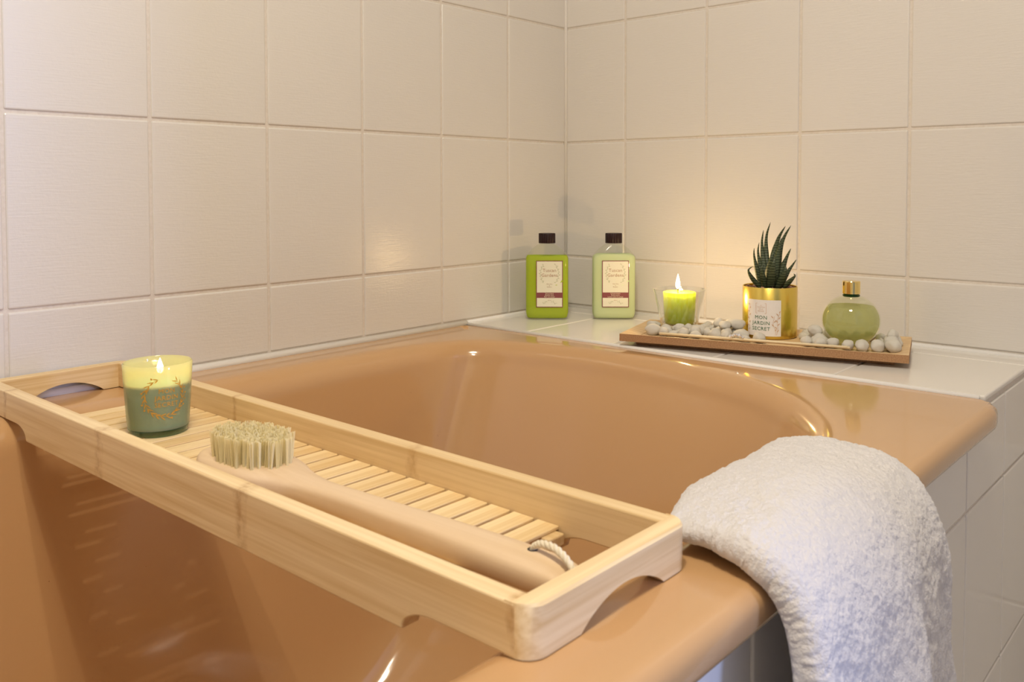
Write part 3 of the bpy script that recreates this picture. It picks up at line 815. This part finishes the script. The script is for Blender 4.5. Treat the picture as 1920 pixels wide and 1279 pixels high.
    for bx, mx_, tx, hh, dp, hw in spec:
        hh *= 1.0
        p0 = side*(bx*px*0.8) + dep*(dp*0.6) + Vector((0, 0, H_-0.006))
        p3 = side*(tx*px) + dep*(dp*1.5) + Vector((0, 0, H_+hh*px))
        pm = side*(mx_*px) + dep*(dp*1.5) + Vector((0, 0, H_+hh*px*0.52))
        pl = (p0+pm)/2 + side*((mx_-bx)*0.10*px)
        path = catmull([p0, pl, pm, (pm+p3)/2 + (pm-(p0+p3)/2)*0.42, p3], 7)
        n_ = len(path); rings = []
        for i, p in enumerate(path):
            f_ = i/(n_-1)
            t_ = (path[min(i+1, n_-1)] - path[max(i-1, 0)]).normalized()
            nr = dep if dp >= -0.002 else -dep
            sd = t_.cross(nr).normalized(); nn = sd.cross(t_).normalized()
            wv_ = 0.88*hw*px*(0.75+0.35*math.sin(PI*min(1, f_*1.5)))*(1-f_**2.2)+0.00012
            th_ = wv_*0.34 + 0.0001
            rings.append([p+sd*wv_, p+sd*wv_*0.5-nn*th_*0.25, p-nn*th_*0.5, p-sd*wv_*0.5-nn*th_*0.25, p-sd*wv_, p-sd*wv_*0.5+nn*th_, p+nn*th_*1.25, p+sd*wv_*0.5+nn*th_])
        leaf = bm_obj('leaf', loft_bm(rings), 'leaf', t, True)
plant()

# ------------------------------------------------------------------ round scent bottle
def scent():
    x0, y0, z0 = 0.5430, -0.1160, SHELF+0.0124
    t = tag(empty('scent_bottle', (x0, y0, z0)), 'squat round bottle of pale green scented oil with a gold cap on the tray', 'bottle')
    a, b_ = 0.0350, 0.0322; zc = 0.0305
    def prof(da, lo, hi, n=22):
        return [((a-da)*math.cos(math.radians(k)), zc+(b_-da)*math.sin(math.radians(k))) for k in [lo+(hi-lo)*i/n for i in range(n+1)]]
    body = [(0, 0.0012), (0.0150, 0.0)] + prof(0, -62, 72) + [(0.0092, 0.0618), (0.0090, 0.0640)]
    bm_obj('glass_body', lathe_bm(body, 72, True, False), 'green_glass', t, True, 60)
    liq = [(0, 0.0030), (0.0140, 0.0028)] + prof(0.0016, -60, 36) + [(0, zc+(b_-0.0016)*math.sin(math.radians(36)))]
    bm_obj('scented_oil', lathe_bm(liq, 72), 'green_oil', t, True, 40)
    bm_obj('neck', lathe_bm([(0.0098, 0.0605), (0.0104, 0.0612), (0.0104, 0.0626), (0.0092, 0.0634), (0.0092, 0.0650)], 40), 'dark_neck', t, True, 40)
    # faceted cap
    bm = bmesh.new(); bm.free()
    n_ = 40; rings = []
    for z, r_ in ((0.0640, 0.0102), (0.0642, 0.0106), (0.0790, 0.0106), (0.0800, 0.0100)):
        rings.append([((r_*(1+0.006*(i % 2)))*math.cos(2*PI*i/n_), (r_*(1+0.006*(i % 2)))*math.sin(2*PI*i/n_), z) for i in range(n_)])
    bm_obj('cap', loft_bm(rings), 'gold_cap', t, True, 30)
scent()

# ------------------------------------------------------------------ two flat bottles in the corner
def se_ring(a, b_, z, e_=0.42, n_=56):
    r_ = []
    for k in range(n_):
        t_ = 2*PI*k/n_; c_, s_ = math.cos(t_), math.sin(t_)
        r_.append((a*math.copysign(abs(c_)**e_, c_), b_*math.copysign(abs(s_)**e_, s_), z))
    return r_
def bottle(x0, y0, rz, name, label, liquid, level, band):
    t = tag(empty(name, (x0, y0, SHELF+0.0003), rz), label, 'bottle', 'toiletry bottles in the corner of the ledge')
    A, B = 0.0347, 0.0165
    R_ = [se_ring(A*0.84, B*0.66, 0.0), se_ring(A*0.91, B*0.82, 0.0008), se_ring(A*0.965, B*0.94, 0.0032), se_ring(A*0.992, B*0.985, 0.0065), se_ring(A, B, 0.0100), se_ring(A, B, 0.05), se_ring(A, B, 0.094),
          se_ring(A*0.992, B*0.99, 0.0985), se_ring(A*0.95, B*0.96, 0.1015, 0.46), se_ring(A*0.66, B*0.84, 0.1120, 0.58), se_ring(A*0.47, B*0.74, 0.1172, 0.78), se_ring(0.0124, 0.0122, 0.1190, 1), se_ring(0.0112, 0.0112, 0.1202, 1), se_ring(0.0112, 0.0112, 0.1225, 1)]
    body = bm_obj('body', loft_bm(R_, True, False), 'bottle_plastic', t, True, 50)
    k = 0.0012
    Lq = [se_ring(A*0.82, B*0.60, 0.0013), se_ring(A*0.89, B*0.76, 0.0022), se_ring(A*0.965-k, B*0.94-k, 0.0050), se_ring(A-k, B-k, 0.0105), se_ring(A-k, B-k, 0.05), se_ring(A-k, B-k, min(0.097, level))]
    if level > 0.097: Lq += [se_ring(A*0.95-k, B*0.96-k, 0.1008, 0.46), se_ring((A*0.8)-k, (B*0.9)-k, min(level, 0.106), 0.52)]
    bm_obj('liquid', loft_bm(Lq), liquid, t, True, 50)
    # ribbed cap
    n_ = 96; rings = []
    for z, s in ((0.1205, 0.985), (0.1209, 1.0), (0.1352, 1.0), (0.1362, 0.965)):
        rings.append([((0.0131+(0.00022 if i % 4 < 2 else -0.00022))*s*math.cos(2*PI*i/n_), (0.0131+(0.00022 if i % 4 < 2 else -0.00022))*s*math.sin(2*PI*i/n_), z) for i in range(n_)])
    bm_obj('cap', loft_bm(rings), 'dark_cap', t, True, 25)
    f = lambda off: (lambda x, y: (x, -(B+0.0002+off), y))
    LX0, LX1, LY0, LY1 = -0.0176, 0.0246, 0.0196, 0.0936
    if band[0].startswith('K'): LX0, LX1 = -0.0198, 0.0226
    Print().add(rect_geo(LX0, LX1, LY0, LY1)).build('label', 'maroon', body, f(0.0))
    w_ = 0.0012; by0, by1 = LY0+0.0150, LY0+0.0236
    cx_ = (LX0+LX1)/2
    up = Print().add(rect_geo(LX0+w_, LX1-w_, by1, LY1-w_)).add(rect_geo(LX0+w_, LX1-w_, LY0+w_, by0)).build('label_field', 'cream_paper', body, f(0.0002))
    T = Print()
    T.add(text_geo('Tuscan', 0.0072, 1.05), cx_, LY1-0.0155).add(text_geo('Gardens', 0.0072, 1.05), cx_, LY1-0.0232)
    T.build('title', 'brown_print', body, f(0.0004))
    S = Print(); S.add(text_geo('Aloe Vera', 0.0023), cx_, LY1-0.0368).add(text_geo('&', 0.0021), cx_, LY1-0.0392).add(text_geo('Bamboo', 0.0023), cx_, LY1-0.0416)
    S.add(text_geo('250 ml', 0.0021), cx_, LY0+0.0112)
    S.build('small_print', 'brown_print', body, f(0.0004))
    Bn = Print()
    for s, dy in zip(band, (0.0025, 0.0, -0.0025)): Bn.add(text_geo(s, 0.0029), cx_, (by0+by1)/2+dy)
    Bn.build('band_print', 'cream_print', body, f(0.0004))
    V = Print(); random.seed(9)
    for sg in (-1, 1):
        pts = [(cx_+sg*(0.0095+0.0052*math.sin(PI*k/12)), LY1-0.0065-0.0285*k/12) for k in range(13)]
        V.add(line_geo(pts, 0.0003))
        for k in range(0, 13):
            V.add(leaf_geo(*pts[k], (0.3 if k % 2 else 2.6)+random.uniform(-.4, .4), random.uniform(0.0018, 0.003), 0.00055))
        pts = [(cx_+sg*(0.003+0.0075*k/6), LY0+0.0078+0.0022*math.sin(k)) for k in range(7)]
        V.add(line_geo(pts, 0.00025))
        for k in range(1, 7): V.add(leaf_geo(*pts[k], random.uniform(0, 6), 0.0016, 0.0004))
    V.build('vine_print', 'sage_print', body, f(0.0004))
    # torn chip on the right side of the label
    ch = Print(); yy = LY1-0.0356
    ch.add(([(LX1+0.0004, yy+0.0030), (LX1-0.0052, yy), (LX1-0.0042, yy+0.0006), (LX1-0.0016, yy+0.0052)], [(0, 1, 2, 3)]))
    ch.add(([(LX1-0.0100, yy-0.0024), (LX1-0.0124, yy-0.0034), (LX1-0.0090, yy-0.0034), (LX1-0.0092, yy-0.0022)], [(0, 1, 2, 3)]))
    ch.build('torn_patch', liquid, body, f(0.0006))
BR = -YAW
bottle(0.0670, -0.1345, BR-0.02, 'bubble_bath_bottle', 'clear bottle of bright green bubble bath with dark cap and cream label', 'bubble_bath', 0.0975, ('Schaumbad', 'Bubble bath', 'Bain moussant'))
bottle(0.1470, -0.0645, BR-0.02, 'body_lotion_bottle', 'clear bottle of pale milky lotion with dark cap beside the candle tray', 'lotion', 0.1035, ('Körperlotion', 'Body lotion', 'Lotion pour le corps'))

# ------------------------------------------------------------------ pebbles, reed sticks and a crystal on the tray
stones = []
random.seed(21)
for k in range(9):
    bm = bmesh.new(); bmesh.ops.create_icosphere(bm, subdivisions=3, radius=1)
    off = Vector((random.uniform(0, 50), 0, 0))
    for v_ in bm.verts:
        v_.co *= 1 + 0.30*noise.noise(v_.co*0.9+off) + 0.10*noise.noise(v_.co*2.4+off)
    me = bpy.data.meshes.new('pebble'); bm.to_mesh(me); bm.free(); me.materials.append(MATS['stone'])
    for p in me.polygons: p.use_smooth = True
    stones.append(me)
busy = [(to_tray(0.3125, -0.1415), 0.0285), (to_tray(0.4365, -0.1190), 0.0362), (to_tray(0.5430, -0.1160), 0.0300)]
placed = []
def pebble(u, v_, s, z=None, sq=0.7):
    o = link('pebble', random.choice(stones), None)
    sx, sy, sz = s*random.uniform(.9, 1.25), s*random.uniform(.8, 1.05), s*random.uniform(sq, sq+.2)
    o.scale = (sx, sy, sz); o.rotation_euler = (0, 0, random.uniform(0, 6.28))
    dz = 0.0124 if 0.021 <= v_ <= TD-0.021 and 0.021 <= u <= TL-0.021 else 0.0135
    o.location = on_tray(u, v_, (z if z is not None else dz) + sz*0.86)
    p_ = Vector((u, v_, 0)); ds = [(Vector((b_[0].x, b_[0].y, 0))-p_).length-b_[1] for b_ in busy]; k_ = ds.index(min(ds))
    where = ('beside the tumbler of the lime candle', 'by the foot of the gold pot', 'around the foot of the round scent bottle')[k_]
    tag(o, 'small rough white pebble in the oak tray '+where, 'pebble', 'white pebbles '+where)
    placed.append((u, v_, s))
# hand placed front pebbles, then fill the floor of the tray
for u, v_, s in ((0.026, 0.062, 0.0085), (0.036, 0.036, 0.0098), (0.050, 0.046, 0.0085), (0.022, 0.088, 0.0075),
                 (0.078, 0.032, 0.0085), (0.118, 0.036, 0.0090), (0.131, 0.047, 0.0085), (0.134, 0.030, 0.0075), (0.150, 0.038, 0.0095), (0.149, 0.060, 0.0085),
                 (0.121, 0.062, 0.0090), (0.176, 0.0275, 0.0088),
                 (0.232, 0.036, 0.0085), (0.247, 0.045, 0.0105), (0.250, 0.030, 0.0075), (0.263, 0.036, 0.0075), (0.236, 0.062, 0.0080), (0.281, 0.031, 0.0078),
                 (0.296, 0.030, 0.0095), (0.314, 0.038, 0.0085), (0.328, 0.052, 0.0100), (0.331, 0.034, 0.0085), (0.330, 0.072, 0.0095), (0.326, 0.092, 0.0085)):
    pebble(u, v_, s)
tries = 0
while len(placed) < 62 and tries < 6000:
    tries += 1
    u, v_, s = random.uniform(0.022, TL-0.022), random.uniform(0.026, TD-0.022), random.uniform(0.0055, 0.0085)
    if 0.160 < u < 0.226 and v_ < 0.075: continue
    if any((Vector((u, v_, 0)) - Vector((b_[0].x, b_[0].y, 0))).length < b_[1] + s*1.05 for b_ in busy): continue
    if any(math.hypot(u-a, v_-b_) < (s+c)*0.93 for a, b_, c in placed): continue
    pebble(u, v_, s)
for u, v_, s_ in ((0.116, 0.068, 0.0080), (0.130, 0.074, 0.0078), (0.141, 0.066, 0.0078), (0.126, 0.056, 0.0075), (0.240, 0.054, 0.0080), (0.329, 0.060, 0.0075)): pebble(u, v_, s_, 0.0235)
for k, (u0, v0, u1, v1, z0_, z1_) in enumerate(((0.050, 0.0165, 0.282, 0.0060, 0.0178, 0.0196), (0.052, 0.0110, 0.284, 0.0165, 0.0186, 0.0172), (0.060, 0.0190, 0.278, 0.0115, 0.0166, 0.0184))):
    o = bm_obj('reed_stick', tube_bm([on_tray(u0, v0, z0_), on_tray((u0+u1)/2, (v0+v1)/2, (z0_+z1_)/2), on_tray(u1, v1, z1_)], 0.0016, 8), 'pale_reed', None, True)
    tag(o, 'thin pale wooden reed stick lying along the front rim of the tray', 'stick', 'reed sticks on the tray')
cr = tag(empty('crystal_ornament', on_tray(0.151, 0.0115, 0.0192), TA), 'tiny clear faceted crystal ornament resting on the reed sticks', 'ornament')
random.seed(2)
for k in range(7):
    bm = bmesh.new(); bmesh.ops.create_icosphere(bm, subdivisions=1, radius=random.uniform(0.0021, 0.0031))
    o = bm_obj('facet_bead', bm, 'crystal', cr); o.location = (-0.0075+k*0.0025, random.uniform(-.0012, .0012), 0.0022+0.0026*math.sin(PI*k/6)); o.rotation_euler = (k, k*2, 0)

# ------------------------------------------------------------------ towel over the rim
def towel():
    path = [(0.6380, -0.040), (0.6410, -0.026), (0.6465, -0.0115), (0.6595, 0.0065), (0.6765, 0.0140), (0.6960, 0.0160), (0.7150, 0.0152), (0.734, 0.0128), (0.752, 0.0020),
            (0.7645, -0.020), (0.7705, -0.055), (0.773, -0.11), (0.7735, -0.19), (0.773, -0.28), (0.772, -0.36)]
    cen = catmull([(x, z, 0) for x, z in path], 26)
    nv = 280; th = 0.0115
    L_ = [0.0]
    for a, b_ in zip(cen, cen[1:]): L_.append(L_[-1]+(b_-a).length)
    verts = []; nu = len(cen)
    def at(q):
        q = max(0.0, min(nu-1.001, q)); k_ = int(q); return cen[k_].lerp(cen[k_+1], q-k_)
    def side_pt(i, v_, sgn):
        i0 = 107*(1-v_); q = i0 + i*(nu-1-i0)/(nu-1)
        p = at(q); t_ = (at(q+1)-at(q-1)).normalized(); nx, nz = -t_.y, t_.x
        k_ = int(min(q, nu-2)); s_ = L_[k_]+(L_[k_+1]-L_[k_])*(q-k_); s0 = s_-L_[int(i0)]
        # near and far edges of the cloth, spreading as it hangs
        hang = max(0.0, -p.y - 0.01) if p.x > 0.74 else 0.0
        y0 = -0.780 - 0.009*max(0, min(1, (p.x-0.71)/0.03)) - 0.10*min(hang, 0.25) + 0.004*noise.noise(Vector((s_*14, 3, 0)))*(p.x > 0.71)
        y1 = -0.568 + 0.17*min(hang, 0.30) + 0.006*noise.noise(Vector((s_*12, 9, 0)))
        if p.x < 0.70: y1 -= 0.02*(0.70-p.x)/0.1
        y = y0 + (y1-y0)*v_
        edge = min(v_, 1-v_)*(y1-y0); rnd = math.sqrt(max(0.0, 1-max(0.0, 1-edge/0.011)**2))
        fold = 0.0065*noise.noise(Vector((y*16, s_*5, 1.7))) + 0.003*noise.noise(Vector((y*42, s_*22, 4.1)))
        fold += min(hang, 0.22)*0.16*(math.exp(-((v_-0.52)/0.17)**2) + 0.45*math.exp(-((v_-0.04)/0.10)**2) - 0.30) if hang > 0 else 0
        fold = fold*(1.0 if p.x > 0.74 else 0.45)
        if p.x > 0.74: fold = fold*min(1, hang*10+0.35)
        lift = 0.002*math.sin(PI*v_)*max(0, 1-abs(p.x-0.715)/0.06)
        rough_ = 0.0010*noise.noise(Vector((p.x*150, y*150, p.y*150))) + 0.0006*noise.noise(Vector((p.x*380, y*380, p.y*380))) + 0.0007*noise.noise(Vector((p.x*760, y*760, p.y*760))) + 0.0009*noise.noise(Vector((p.x*60, y*60, p.y*60)))
        y += (0.0010*noise.noise(Vector((p.x*330, v_*90+sgn*3, p.y*330))) + 0.0008*noise.noise(Vector((p.x*700, v_*200+sgn*3, p.y*700))))*max(0, 1-edge/0.012)
        ends = min(1.0, max(0.0, s0)/0.01, (L_[-1]-s_)/0.01); ends = math.sqrt(max(0, 1-(1-ends)**2))
        thin = 0.42*(1-v_)**1.5*max(0, min(1, (0.735-p.x)/0.05))
        o_ = (1-thin)*sgn*((th if sgn > 0 else 0.0098)*(0.12+0.88*rnd*ends)) + (max(fold, -0.006) if sgn > 0 else max(fold, 0.0)) + (rough_ if sgn > 0 else 0)
        skew = 0.0*(1-v_)*max(0, min(1, (0.715-p.x)/0.04))*max(0, min(1, (p.y-0.004)/0.010))
        return Vector((p.x+nx*o_+skew, y, RIM+p.y+nz*o_+lift-thin*0.0094))
    bm = bmesh.new()
    top_ = [[bm.verts.new(side_pt(i, j/nv, 1)) for j in range(nv+1)] for i in range(nu)]
    bot_ = [[bm.verts.new(side_pt(i, j/nv, -1)) for j in range(nv+1)] for i in range(nu)]
    for i in range(nu-1):
        for j in range(nv):
            bm.faces.new((top_[i][j], top_[i][j+1], top_[i+1][j+1], top_[i+1][j]))
            bm.faces.new((bot_[i][j], bot_[i+1][j], bot_[i+1][j+1], bot_[i][j+1]))
        bm.faces.new((top_[i][0], top_[i+1][0], bot_[i+1][0], bot_[i][0]))
        bm.faces.new((top_[i][nv], bot_[i][nv], bot_[i+1][nv], top_[i+1][nv]))
    for j in range(nv):
        bm.faces.new((top_[0][j], bot_[0][j], bot_[0][j+1], top_[0][j+1]))
        bm.faces.new((top_[nu-1][j], top_[nu-1][j+1], bot_[nu-1][j+1], bot_[nu-1][j]))
    bmesh.ops.recalc_face_normals(bm, faces=bm.faces[:])
    o = bm_obj('towel', bm, 'terry', None, True)
    tag(o, 'thick white terry towel hung over the outer rim of the tub', 'towel')
towel()

# ------------------------------------------------------------------ lamps above the camera
def lamps():
    t = tag(empty('ceiling_lamp', (0.93, -1.25, 2.4)), 'round opal ceiling lamp in the middle of the bathroom', 'lamp')
    bm_obj('base_plate', lathe_bm([(0, 0), (0.20, 0), (0.20, -0.02), (0, -0.02)], 48), 'white_metal', t)
    bm_obj('diffuser', lathe_bm([(0.195, -0.02), (0.19, -0.035), (0.15, -0.05), (0.0, -0.055)], 48, False, False), 'opal', t, True)
    p = tag(empty('pendant_lamp', (0.76, -1.065, 2.4)), 'two armed pendant lamp with small metal cups hanging over the tub side', 'lamp')
    bm_obj('canopy', lathe_bm([(0, 0), (0.05, 0), (0.045, -0.025), (0, -0.025)], 32), 'white_metal', p, True, 40)
    bm_obj('cord', tube_bm([(0, 0, -0.02), (0, 0, -0.865)], 0.003, 8), 'wick', p)
    dd = ((0.03, -0.045), (-0.035, 0.045))
    bm_obj('arm', tube_bm([(dd[0][0], dd[0][1], -0.87), (0, 0, -0.862), (dd[1][0], dd[1][1], -0.87)], 0.005, 8), 'white_metal', p)
    for x, y in dd:
        s = bm_obj('shade', lathe_bm([(0.008, 0.0), (0.016, -0.02), (0.028, -0.06), (0.027, -0.06), (0.015, -0.021), (0.0, -0.004)], 32, False, False), 'white_metal', p, True)
        s.location = (x, y, -0.87)
        d = bpy.data.lights.new('bulb_light', 'POINT'); d.energy = 6.4; d.color = WARM; d.shadow_soft_size = 0.006
        l = bpy.data.objects.new('bulb_light', d); C.objects.link(l); l.parent = s; l.location = (0, 0, -0.062)
lamps()
